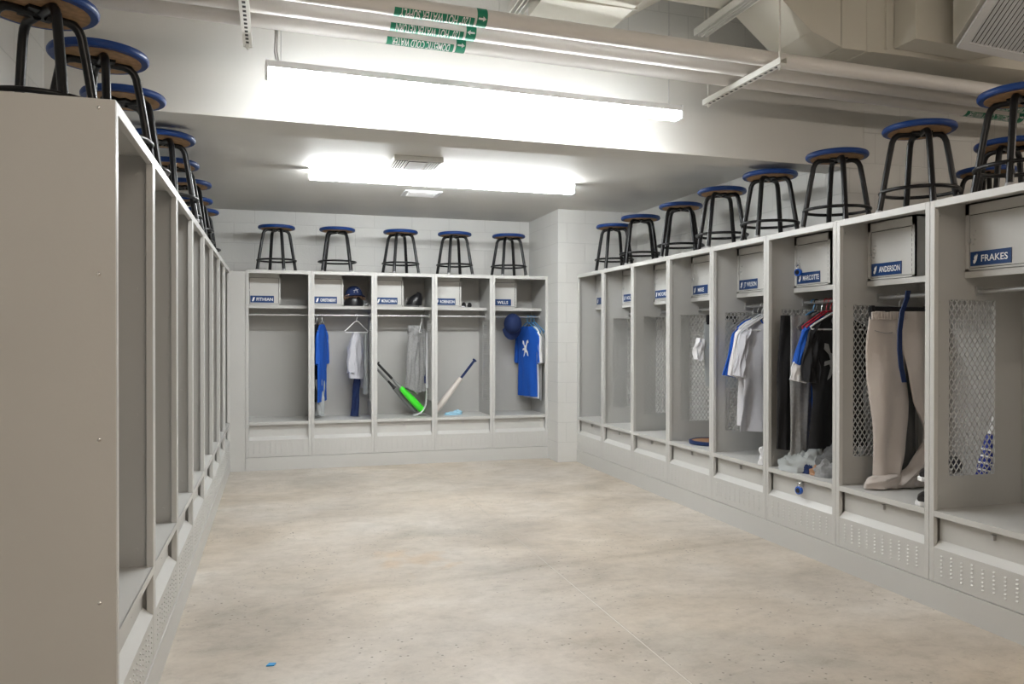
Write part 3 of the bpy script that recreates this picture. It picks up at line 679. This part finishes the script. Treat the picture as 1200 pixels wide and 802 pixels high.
garment('sock', mbx, 'cloth_white', (XR + .05, 4.50, .576), .4, 'white sock slumped on the bench beside the post, under the pale grey shirt', 'sock')
# --- right row, two-padlock locker (y 3.75 .. 4.42)
for (yy, m, c_) in ((4.33, 'plas_ltblue', 'light blue'), (4.30, 'plas_black', 'black'), (4.25, 'steel', 'grey'), (4.205, 'plas_red', 'red'), (4.165, 'plas_red', 'red')):
    hanger(ROD, yy, ZR, .1, m, c_ + ' hanger on the packed rod of the two-padlock locker' + (', left one of the red pair' if yy == 4.205 else ', right one of the red pair' if yy == 4.165 else ''), .19, 'coloured hangers of the two-padlock locker')
hanger(ROD, 4.09, ZR, .0, 'plas_white', 'white hanger in front of the black jersey')
garment('trousers', cloth((([(-.17, 0), (-.19, -.3), (-.20, -.83)], [(.0, 0), (-.01, -.3), (-.05, -.85)]), ([(.0, 0), (.02, -.3), (.03, -.85)], [(.17, 0), (.19, -.3), (.2, -.83)])), .03, 3, .006, 11),
        'cloth_black', (ROD - .085, 4.32, 1.42), .05, 'black trousers at the back of the two-padlock locker', 'trousers')
garment('trousers', cloth((([(-.17, 0), (-.165, -.3), (-.17, -.86)], [(.0, 0), (.0, -.3), (-.02, -.88)]), ([(.0, 0), (.02, -.3), (.04, -.85)], [(.17, 0), (.17, -.3), (.17, -.83)])), .035, 3, .006, 12),
        'cloth_grey', (ROD - .062, 4.245, 1.42), 0, 'grey trousers hanging behind the black jersey', 'trousers')
b, s1, s2 = tee(.80, .2, .25)
blk = garment('jersey', cloth((b, (s1[0], [(-.12, -.06), (-.14, -.2), (-.15, -.41)], 0), s2), .045, 3, .016, 13), ['cloth_black'], (ROD + .01, 4.10, HT), 0, 'black jersey with grey chest emblem at the front of the two-padlock locker', 'jersey')
figure(blk, 'cloth_grey', -.075, -.052, -.27, .075, .105)
hd = cloth((([(-.06, .0), (-.07, -.03), (-.04, -.09)], [(.07, 0), (.08, -.03), (.05, -.09)]),), .03, 3, .004, 14); hd.build('collar', 'cloth_dgrey', blk, smooth=True, loc=(0, -.022, -.0))
b, s1, s2 = tee(.80, .195, .295)
bs = garment('jersey', cloth((([(-.07, 0), (-.17, -.05), (-.16, -.22), (-.12, -.78)], [(.07, 0), (.19, -.05), (.2, -.22), (.19, -.8)], 0),
     ([(-.10, -.015), (-.21, -.085), (-.275, -.28)], [(-.12, -.05), (-.16, -.15), (-.175, -.34)], 0), ([(-.275, -.275), (-.285, -.31), (-.295, -.385)], [(-.19, -.32), (-.185, -.36), (-.18, -.41)], 1)), .03, 4, .006, 15),
     ['cloth_blue', 'cloth_white'], (ROD, 4.16, HT), .03, 'blue jersey with white cuff showing its left sleeve behind the black jersey', 'jersey')
# padlocks
def padlock(loc, rz, label):
    r = empty('padlock', loc, rz)
    MB().lathe([(.021, -.011), (.024, -.008), (.024, .008), (.021, .011)], 20, (0, 0, 0), 'y').build('case', 'lock_blue', r, smooth=True)
    MB().lathe([(.013, -.014), (.015, -.011)], 16, (0, 0, 0), 'y').build('dial', 'plas_black', r, smooth=True)
    sh = [(-.012, 0, .012), (-.012, 0, .034)] + [(.012 * cos(a), 0, .034 + .012 * sin(a)) for a in [pi - k * pi / 8 for k in range(9)]] + [(.012, 0, .012)]
    MB().tube(sh, .0035, 8).build('shackle', 'chrome', r, smooth=True); tag(r, label, 'padlock'); return r
padlock((XR + .189, 4.352, 1.695), -pi / 2 + .3, 'blue padlock with steel shackle hanging on a lock box door')
padlock((XR + .004, 4.085, .372), -pi / 2 + .2, 'blue padlock with steel shackle hanging just below a locker bench')
# heap of cloth on the bench
def heap(name, segs, mats, loc, label, cat, seed=1, rz=0):
    mb = MB()
    for (cx, cy, rx, ry, rz_, mi) in segs:
        mb.mi = mi; n = 26; vs = []; fs = []
        for i in range(15):
            ph = pi / 2 * i / 14
            for k in range(n):
                a = 2 * pi * k / n; d = Vector((cos(a) * cos(ph), sin(a) * cos(ph), sin(ph)))
                f = 1 + .28 * noise.noise(d * 2.3 + Vector((seed, cx * 9, 0))) + .3 * (.5 - abs(noise.noise(d * 4 + Vector((seed, 5, cy * 8))))) + .04 * sin(7 * a + 5 * ph)
                vs.append((cx + d.x * rx * f, cy + d.y * ry * f, max(0, d.z) * rz_ * f))
        for i in range(14):
            for k in range(n): fs.append((i * n + k, i * n + (k + 1) % n, (i + 1) * n + (k + 1) % n, (i + 1) * n + k))
        fs.append(tuple(range(n - 1, -1, -1))); mb.add(vs, fs)
    o = mb.build(name, mats, smooth=True, loc=loc, rot=(0, 0, rz)); tag(o, label, cat); return o
heap('clothes_heap', [(0, .11, .10, .13, .10, 0), (.06, .02, .10, .14, .12, 0), (-.01, -.01, .045, .04, .06, 1), (.0, -.08, .05, .05, .05, 3), (.12, -.1, .13, .15, .15, 2), (.17, .03, .12, .14, .14, 2), (.04, -.14, .09, .08, .09, 4)],
     ['silver_cloth', 'cloth_navy', 'cloth_dgrey', 'tan', 'cloth_grey'], (XR + .12, 4.13, .465), 'crumpled heap of grey and dark clothes lying on the bench under the black jersey', 'clothes', 3)
# --- right row, cream trousers (y 3.09 .. 3.75)
hanger(ROD, 3.60, ZR, .02, 'plas_black', 'black clip hanger holding up the cream trousers', .205, 'clip hangers', clip=True)
pz = 1.425; 
khA = cloth((([(-.185, 0), (-.20, -.03), (-.212, -.12), (-.20, -.35), (-.17, -.6), (-.155, -.93)], [(.0, 0), (.02, -.1), (.06, -.32), (.075, -.5), (.045, -.75), (.015, -.95)]),), .05, 2, .012, 21, rows=44)
khB = (([(-.02, 0), (.0, -.2), (.03, -.38), (.065, -.50), (.15, -.64), (.15, -.72), (.05, -.85), (-.12, -.93)], [(.20, 0), (.205, -.3), (.215, -.55), (.235, -.68), (.20, -.82), (.12, -.955)]),)
kh = garment('trousers', khA, 'cloth_khaki', (ROD, 3.60, pz), 0, 'cream grey trousers with elastic waist hanging from a black clip hanger', 'trousers')
cloth(khB, .045, 2, .014, 22, rows=44).build('right_trouser_leg', 'cloth_khaki', kh, smooth=True, loc=(0, -.035, 0))
wb = MB(); 
for k in range(40):
    x = -.205 + k * .41 / 39; wb.tube([(x, -.034 - .003 * (k % 2), -.005), (x, -.036 - .003 * (k % 2), -.045)], .0055, 6)
wb.build('elastic_waistband', 'cloth_khaki', kh, smooth=True)
MB().tube([(-.19, -.034, -.105), (-.13, -.042, -.12), (-.08, -.04, -.115)], .002, 6).build('pocket_seam', 'cloth_grey', kh)
cf = cloth((([(-.20, .05), (-.24, .02), (-.235, -.01)], [(.02, .07), (.02, .03), (.04, .0)]), ([(-.14, .035), (-.16, .01), (-.12, -.012)], [(.12, .06), (.15, .03), (.16, -.008)])), .09, 3, .008, 24)
cf.build('crumpled_cuff', 'cloth_khaki', kh, smooth=True, loc=(0, -.02, .480 - pz))
mb = MB()
for o_ in (0, .018): mb.tube([(.222 + o_, -.075, -.70), (.19 + o_, -.08, -.82), (.175 + o_, -.08, -.935)], .004, 6)
mb.build('side_stripe', 'cloth_black', kh, smooth=True)
cloth((([(-.01, 0), (.0, -.3), (.02, -.75)], [(.17, 0), (.19, -.3), (.2, -.75)]),), .02, 4, .006, 25)
garment('trousers', cloth((([(-.01, 0), (.0, -.3), (.02, -.86)], [(.17, 0), (.19, -.3), (.2, -.86)]),), .02, 4, .006, 25), 'cloth_dgrey', (ROD, 3.69, 1.40), 0, 'dark grey garment seen between the legs of the cream trousers', 'trousers')
bl = [(.0, 0, 0), (-.02, -.02, .012), (-.05, -.045, -.03), (-.085, -.05, -.10), (-.10, -.05, -.2), (-.10, -.05, -.3), (-.09, -.05, -.39), (-.07, -.05, -.47)]
mb = MB()
for sA, sB in zip(bl, bl[1:]):
    pass
vs = []; fs = []
for i, p in enumerate(bl):
    w_ = .014
    vs += [(p[0] - w_, p[1] - .0025, p[2]), (p[0] + w_, p[1] - .0025, p[2]), (p[0] + w_, p[1] + .0025, p[2]), (p[0] - w_, p[1] + .0025, p[2])]
for i in range(len(bl) - 1):
    for k in range(4): fs.append((i * 4 + k, i * 4 + (k + 1) % 4, i * 4 + 4 + (k + 1) % 4, i * 4 + 4 + k))
fs += [(0, 1, 2, 3), tuple(len(vs) - 4 + k for k in range(4))]
mb.add(vs, fs); o = mb.build('belt', 'leather', loc=(ROD - .055, 3.475, ZR + .012), smooth=True); tag(o, 'navy belt draped over the rod in front of the cream trousers', 'belt')
# shoe
def shoe(loc, rz, label):
    r = empty('sneaker', loc, rz)
    sole = [(-.14, -.04), (-.10, -.05), (0, -.042), (.08, -.05), (.13, -.035), (.15, 0), (.13, .035), (.08, .05), (0, .042), (-.10, .045), (-.14, .035)]
    MB().prism(sole, 0, .022, ax='z').build('sole', 'plas_white', r, bevel=.003)
    mb = MB(); vs = []; fs = []; n = 14
    prof = [(-.135, .085, .035), (-.10, .095, .042), (-.05, .085, .040), (0, .07, .040), (.05, .055, .043), (.1, .045, .040), (.14, .03, .02)]
    for (x, h_, w_) in prof:
        for k in range(n): a = 2 * pi * k / n; vs.append((x, w_ * cos(a), .018 + h_ / 2 + h_ / 2 * sin(a)))
    for i in range(len(prof) - 1):
        for k in range(n): fs.append((i * n + k, i * n + (k + 1) % n, (i + 1) * n + (k + 1) % n, (i + 1) * n + k))
    fs += [tuple(range(n)), tuple((len(prof) - 1) * n + k for k in range(n))]
    mb.add(vs, fs).build('upper', 'plas_black', r, smooth=True)
    mb = MB()
    for k in range(3): mb.box(-.03 + k * .03, -.014 + k * .03, -.045, .045, .03, .055)
    mb.build('side_stripe', 'plas_white', r); tag(r, label, 'shoe'); return r
shoe((XR + .15, 3.20, .4645), pi + .3, 'black sneaker with white stripes on the bench beside the cream trousers')
shoe((XR + .17, 3.20, .582), pi + .25, 'second black sneaker resting on top of the one beside the cream trousers')
# --- right row, round seat locker (y 5.08 .. 5.74)
r = empty('round_stool_seat', (XR + .235, 5.47, .464), 0)
MB().lathe([(.155, 0), (.172, .004), (.174, .014), (.172, .028), (.160, .032), (.152, .030), (.150, .022)], 40).build('vinyl_rim', 'leather', r, smooth=True)
MB().lathe([(.0005, .020), (.152, .022), (.152, .026), (.0005, .026)], 40).build('seat_board', 'tan', r)
tag(r, 'loose round stool seat with blue rim lying upside down on a bench', 'stool seat')
hanger(ROD, 5.42, ZR, .0, 'plas_black', 'black clip hanger holding the folded grey trousers', .13, 'clip hangers', clip=True)
garment('trousers', cloth((([(-.15, .13), (-.15, -.1), (-.13, -.36)], [(.12, .13), (.12, -.1), (.13, -.38)]),), .04, 2, .006, 31), 'silver_cloth', (ROD, 5.42, 1.27), 0, 'folded silver grey trousers hanging above the loose stool seat', 'trousers')
garment('cleaning_cloth', cloth((([(-.03, .06), (-.06, -.02), (-.05, -.10)], [(.03, .05), (.04, -.02), (.01, -.12)]),), .04, 3, .012, 32, rows=18), 'cloth_white', (XR + .10, 5.41, 1.22), 0, 'small white cloth clipped beside the folded silver grey trousers', 'cloth')
# --- baseball bats
def bat(p0, p1, mats, label, r_b=.033, split=.48, barrel=None):
    p0, p1 = Vector(p0), Vector(p1); L = (p1 - p0).length       # p0 knob, p1 barrel end
    q = (p1 - p0).to_track_quat('X', 'Z'); r = empty('baseball_bat', tuple(p0)); r.rotation_mode = 'QUATERNION'; r.rotation_quaternion = q
    MB().lathe([(.012, 0), (.024, .004), (.024, .014), (.013, .022)], 16, (0, 0, 0), 'x').build('knob', mats[0], r, smooth=True)
    MB().lathe([(.0125, .02), (.0135, .1), (.0135, L * .32)], 14, (0, 0, 0), 'x').build('grip', mats[0], r, smooth=True)
    MB().lathe([(.0122, L * .32), (.013, L * .36), (.018, L * .45), (.024, L * split)], 18, (0, 0, 0), 'x').build('taper', mats[1], r, smooth=True)
    MB().lathe([(.0242, L * split), (r_b * .9, L * .62), (r_b, L * .75), (r_b, L * .96), (r_b * .8, L * .99), (.005, L)], 20, (0, 0, 0), 'x').build('barrel', mats[2], r, smooth=True)
    tag(r, label, 'bat', 'baseball bats'); return r
bat((1.003, 8.30, 1.02), (1.485, 8.28, .505), ('plas_black', 'bat_grey', 'green_bat'), 'neon green bat with black grip leaning in the far row', .036, .5)
bat((.985, 8.38, .985), (1.43, 8.40, .495), ('bat_grey', 'plas_black', 'bat_grey'), 'dark grey bat leaning just behind the neon green bat')
bat((2.05, 8.33, 1.045), (1.60, 8.26, .50), ('cloth_navy', 'cloth_navy', 'pale_bat'), 'bat with navy handle and pale barrel leaning in the far row', .034, .36)
bb = bat((3.497, 3.14, 1.10), (3.33, 3.14, .50), ('plas_white', 'white', 'bat_blue'), 'royal blue bat with white marks seen through the mesh beside the cream trousers', .032, .5)
Lb = (Vector((3.497, 3.14, 1.10)) - Vector((3.33, 3.14, .50))).length
for k in range(6): MB().lathe([(.0325, Lb * (.62 + k * .055)), (.0325, Lb * (.635 + k * .055))], 20, (0, 0, 0), 'x').build('white_mark', 'white', bb, smooth=True)
# --- far row, blue shirt locker (x .337 .. .947)
ZRB = 1.506; yr = YB + .285
b, s1, s2 = tee(.78, .20, .26)
for (x, rz, m, gl, hg) in ((.455, radians(74), 'cloth_blue', 'royal blue tee shirt hung edge-on in the far row', 'steel hanger of the blue tee shirt in the far row'),
                           (.402, radians(74), 'cloth_black', 'black tee shirt hung edge-on, left of the blue one in the far row', 'steel hanger of the black tee shirt in the far row')):
    hanger(x, yr, ZRB, rz, 'steel', hg, .19, 'steel hangers in the far row')
    garment('tee_shirt', cloth((b, s1, s2), .036, 3, .003, int(x * 100)), m, (x, yr, HT), rz, gl, 'shirt')
garment('tee_shirt', cloth((b, s1, s2), .03, 3, .006, 77), 'cloth_white', (.368, yr, HT - .02), radians(82), 'white shirt pressed against the left side of the locker, beside the black shirt', 'shirt')
garment('trousers', cloth((([(-.12, 0), (-.1, -.2), (-.07, -.36)], [(.1, 0), (.10, -.2), (.02, -.38)]),), .06, 3, .012, 41), 'silver_cloth', (.435, yr - .03, .86), radians(70), 'pale grey trousers dangling below the black shirt in the far row', 'trousers')
hanger(.80, yr, ZRB, radians(38), 'plas_white', 'white plastic hanger tilted in the far row, above the grey shirt', .16)
garment('hoodie', cloth((([(-.05, 0), (-.09, -.1), (-.13, -.3), (-.16, -.46)], [(.06, 0), (.08, -.1), (.12, -.3), (.10, -.48)]), ([(.05, -.02), (.10, -.1), (.17, -.58)], [(.08, -.01), (.16, -.15), (.23, -.55)]), ([(-.05, -.02), (-.13, -.15), (-.15, -.4)], [(-.02, -.02), (-.08, -.2), (-.06, -.44)])), .06, 3, .014, 42),
        'cloth_lgrey', (.795, yr - .01, 1.33), radians(58), 'pale grey shirt bunched on a white hanger in the far row', 'shirt')
garment('socks', cloth((([(-.025, 0), (-.04, -.2), (-.06, -.42)], [(.05, 0), (.035, -.2), (.03, -.425)]),), .04, 2, .006, 43), 'cloth_navy', (.80, yr + .05, .89), radians(15), 'long navy sock hanging below the bunched grey shirt', 'sock')
garment('towel', cloth((([(-.09, 0), (-.11, -.4), (-.12, -.62)], [(.09, 0), (.1, -.4), (.11, -.6)]),), .03, 3, .008, 44), 'silver_cloth', (.893, yr, 1.32), radians(80), 'grey garment hanging against the mesh side, right of the bunched shirt', 'shirt')
# cap with fur-like padding and a clear item on the shelf
def dome_cap(loc, rz, mcrown, label, sc=1., hang=False, name='baseball_hat'):
    r = empty(name, loc); r.rotation_euler = rz
    mb = MB(); n = 28; vs = []; fs = []
    for i in range(11):
        ph = pi / 2 * i / 10
        for k in range(n):
            a = 2 * pi * k / n; vs.append((.092 * sc * cos(a) * cos(ph) ** .8, .105 * sc * sin(a) * cos(ph) ** .8, .125 * sc * sin(ph)))
    for i in range(10):
        for k in range(n): fs.append((i * n + k, i * n + (k + 1) % n, (i + 1) * n + (k + 1) % n, (i + 1) * n + k))
    mb.add(vs, fs).build('crown', mcrown, r, smooth=True)
    vs = []; fs = []
    for i in range(13):
        a = pi + pi * .12 + (pi * .76) * i / 12
        for k, q in enumerate((1.0, 1.35, 1.62)):
            vs.append((.092 * sc * cos(a) * (1 + (q - 1) * .35), .105 * sc * sin(a) * q, .004 - .02 * (q - 1) ** 2))
        for k, q in enumerate((1.0, 1.35, 1.62)): vs.append((.092 * sc * cos(a) * (1 + (q - 1) * .35), .105 * sc * sin(a) * q, .009 - .02 * (q - 1) ** 2))
    for i in range(12):
        for k in range(2):
            q = i * 6 + k; fs += [(q, q + 1, q + 7, q + 6), (q + 3, q + 9, q + 10, q + 4)]
        q = i * 6 + 2; fs.append((q, q + 3, q + 9, q + 6))
    MB().add(vs, fs).build('brim', mcrown, r, smooth=True)
    MB().lathe([(.007, .122 * sc), (.005, .128 * sc)], 10).build('button', mcrown, r, smooth=True)
    tag(r, label, 'hat'); return r
def front_mark(parent, sc=1.):
    mb = MB()
    for pl in ([(-.02, -.022), (0, .024), (.02, -.022)], [(-.026, .0), (.026, .012)]):
        mb.tube([(x, -.099 * sc + .0 - .0 * x, .055 + z) for x, z in pl], .0022, 6)
    return mb.build('front_logo', 'white', parent)
c = dome_cap((.775, YB + .31, 1.72), (radians(-10), 0, radians(8)), 'cloth_navy', 'navy cap with a pale letter on top of tan padding on a far-row shelf', 1.0); front_mark(c)
mb = MB()
rnd = random.Random(4)
for k in range(60):
    a = pi * 1.0 + pi * k / 59; q = rnd.uniform(.085, .105); zz = .045 + .035 * sin(pi * k / 59) + rnd.uniform(-.01, .012)
    mb.lathe([(.003, -.012), (.012, -.004), (.010, .008), (.002, .012)], 6, (q * cos(a) * 1.05, q * sin(a) * .9, zz))
mb.build('padding_tufts', 'fur', c, loc=(0, 0, -.055)) if False else None
r = empty('catcher_helmet', (.775, YB + .32, 1.6012))
mb.build('padding', 'fur', r, loc=(0, 0, .025))
MB().lathe([(.098, 0), (.100, .03), (.094, .07), (.085, .105), (.05, .118), (.0005, .12)], 24).build('shell', 'plas_black', r, smooth=True)
for sg in (-1, 1): MB().tube([(sg * .100, -.03, .06), (sg * .112, -.05, .03), (sg * .108, -.06, .006)], .007, 8).build('chin_strap', 'silver_cloth', r, smooth=True)
tag(r, 'dark padded helmet under the navy cap on a far-row shelf', 'helmet')
c.location.z = 1.6012 + .085
heap('plastic_bag', [(0, 0, .045, .05, .05, 0), (.03, .03, .05, .05, .03, 0)], ['steel'], (.895 - .012, YB + .34, 1.6012), 'crumpled grey bag beside the padded helmet on a far-row shelf', 'bag', 5)
# catcher's mask
r = empty('catcher_mask', (1.40, YB + .33, 1.6012), radians(-20))
mb = MB(); vs = []; fs = []; n = 20
for i in range(9):
    ph = pi / 2 * i / 8
    for k in range(n):
        a = 2 * pi * k / n; vs.append((.085 * cos(a) * cos(ph) ** .7 + .03 * sin(ph), .095 * sin(a) * cos(ph) ** .7, .02 + .125 * sin(ph) * (1 + .12 * cos(a))))
for i in range(8):
    for k in range(n): fs.append((i * n + k, i * n + (k + 1) % n, (i + 1) * n + (k + 1) % n, (i + 1) * n + k))
mb.add(vs, fs).build('shell', 'plas_black', r, smooth=True)
mb = MB()
for q in range(4):
    zz = .012 + q * .028; mb.tube([(-.11 + .012 * q + .02 * abs(j) / 3, j * .025, zz) for j in range(-3, 4)], .004, 6)
for j in (-2, 0, 2): mb.tube([(-.11 + .012 * q + .02 * abs(j) / 3, j * .025, .012 + q * .028) for q in range(4)], .004, 6)
mb.build('face_cage', 'steel', r, smooth=True)
MB().tube([(-.08, -.09, .006), (0, -.11, .012), (.07, -.08, .006)], .008, 8).build('strap', 'cloth_dgrey', r, smooth=True)
tag(r, 'black mask-style helmet with metal cage on the shelf above the neon green bat', 'helmet')
# sunglasses on the next shelf
r = empty('sunglasses', (1.955, YB + .27, 1.6012), radians(15))
for sg in (-1, 1):
    MB().lathe([(.001, -.002), (.026, -.002), (.028, 0), (.026, .002), (.001, .002)], 18, (sg * .034, 0, .026), 'y').build('lens', 'plas_black', r, smooth=True)
    MB().tube([(sg * .062, 0, .036), (sg * .066, .05, .034), (sg * .06, .12, .012)], .003, 6).build('temple', 'plas_white', r, smooth=True)
MB().tube([(-.012, 0, .03), (0, -.002, .034), (.012, 0, .03)], .003, 6).build('bridge', 'plas_white', r, smooth=True)
tag(r, 'dark sunglasses with white temples on the shelf above the navy bat', 'sunglasses')
heap('work_glove', [(0, 0, .05, .04, .022, 0), (.05, .01, .03, .025, .015, 0)], ['cloth_white'], (1.855, YB + .255, 1.6012), 'small white glove lying on the shelf beside the sunglasses', 'glove', 9)
# --- hoodie locker
hanger(1.475, yr, ZRB, radians(70), 'plas_white', 'white hanger above the grey hoodie in the far row', .14)
hz = garment('hoodie', cloth((([(-.07, 0), (-.12, -.08), (-.14, -.35), (-.16, -.62)], [(.03, .0), (.03, -.2), (.02, -.4), (.0, -.70)]), ([(.0, -.01), (.02, -.2), (.01, -.4), (-.01, -.68)], [(.09, -.02), (.12, -.2), (.12, -.4), (.12, -.66)]), ([(-.12, .02), (-.13, -.03), (-.08, -.13)], [(.04, .02), (.05, -.05), (.0, -.18)])), .07, 3, .012, 51),
        'cloth_grey', (1.428, yr - .02, 1.385), radians(28), 'heather grey hoodie hanging beside the neon green bat', 'hoodie')
garment('sock', cloth((([(-.02, 0), (-.02, -.2), (-.03, -.32)], [(.02, 0), (.02, -.2), (.02, -.32)]),), .02, 2, .004, 52), 'cloth_navy', (1.515, yr, 1.12), radians(70), 'navy sock strip at the right of the heather grey hoodie', 'sock')
wl = [(.0, 0, .30), (.0, -.0, .18), (-.012, -.01, .10), (-.05, -.02, .04), (-.10, -.03, .020), (-.16, -.04, .012)]
vs = []; fs = []
for i, p in enumerate(wl):
    w_ = .032; vs += [(p[0], p[1] - w_, p[2] + .004), (p[0], p[1] + w_, p[2] + .004), (p[0] + .012, p[1] + w_, p[2] - .006), (p[0] + .012, p[1] - w_, p[2] - .006)]
for i in range(len(wl) - 1):
    for k in range(4): fs.append((i * 4 + k, i * 4 + (k + 1) % 4, i * 4 + 4 + (k + 1) % 4, i * 4 + 4 + k))
fs += [(0, 1, 2, 3), tuple(len(vs) - 4 + k for k in range(4))]
o = MB().add(vs, fs).build('towel', 'cloth_white', smooth=True, loc=(1.505, YB + .21, .4645)); o.modifiers.new('s', 'SUBSURF').levels = 2
tag(o, 'white towel draping onto the bench at the barrel end of the green bat', 'towel')
garment('towel', cloth((([(-.03, 0), (-.04, -.3), (-.04, -.58)], [(.03, 0), (.03, -.3), (.03, -.58)]),), .015, 2, .004, 53), 'cloth_white', (1.523, yr - .03, 1.33), radians(86), 'white strap of cloth hanging against the mesh, right of the grey hoodie', 'cloth')
heap('cleaning_cloth', [(0, 0, .09, .05, .028, 0), (.07, .02, .05, .04, .042, 0)], ['pale_blue'], (1.80, YB + .25, .4645), 'crumpled pale blue cloth on the bench by the navy bat', 'cloth', 6, .3)
# --- cap and blue shirt with emblem, right end of the far row
cpt = dome_cap((2.455, YB + .20, 1.42), (radians(78), 0, radians(8)), 'cloth_navy', 'navy cap hanging from the rod at the right end of the far row', 1.05)
cpt.rotation_euler = (radians(97), 0, radians(5)); cpt.location = (2.455, YB + .25, 1.432)
mb = MB(); mb.tube([(-.02, -.02, .122), (.0, -.028, .1245), (.02, -.022, .122)], .0026, 6); mb.tube([(.0, -.015, .126), (.0, -.04, .118)], .0026, 6); mb.build('front_logo', 'white', cpt)
az = radians(106)
for (dx, m, hm) in ((.085, 'cloth_grey', 0), (.045, 'cloth_white', 0), (0, 'cloth_blue', 1)):
    hx = 2.64 + dx * .9
    nm = {'cloth_grey': 'dark grey', 'cloth_white': 'white', 'cloth_blue': 'royal blue'}[m]
    hanger(hx, yr, ZRB, az, 'plas_ltblue', 'light blue hanger of the ' + nm + ' shirt at the right end of the far row', .19)
    b, s1, s2 = tee(.76 + dx * .4, .185, .235)
    tt = garment('tee_shirt', cloth((b, s1, s2), .035, 3, .006, 60 + int(dx * 100)), m, (hx, yr, HT - .01), az + (0.0 if hm else -.14),
                 (nm + ' tee shirt with white chest emblem in the far row') if hm else (nm + ' tee shirt hanging behind the blue emblem shirt in the far row'), 'shirt')
    if hm: figure(tt, 'white', -.0, .026, -.24, -.06, .085, 1)
# bit of blue tape on the floor
o = MB().prism([(-.018, -.012), (.012, -.016), (.02, .008), (-.006, .014)], .0005, .004, ax='z').build('tape_scrap', 'tape_blue', loc=(-.018, 3.263, 0)); tag(o, 'tiny scrap of bright blue tape lying on the concrete floor', 'tape')
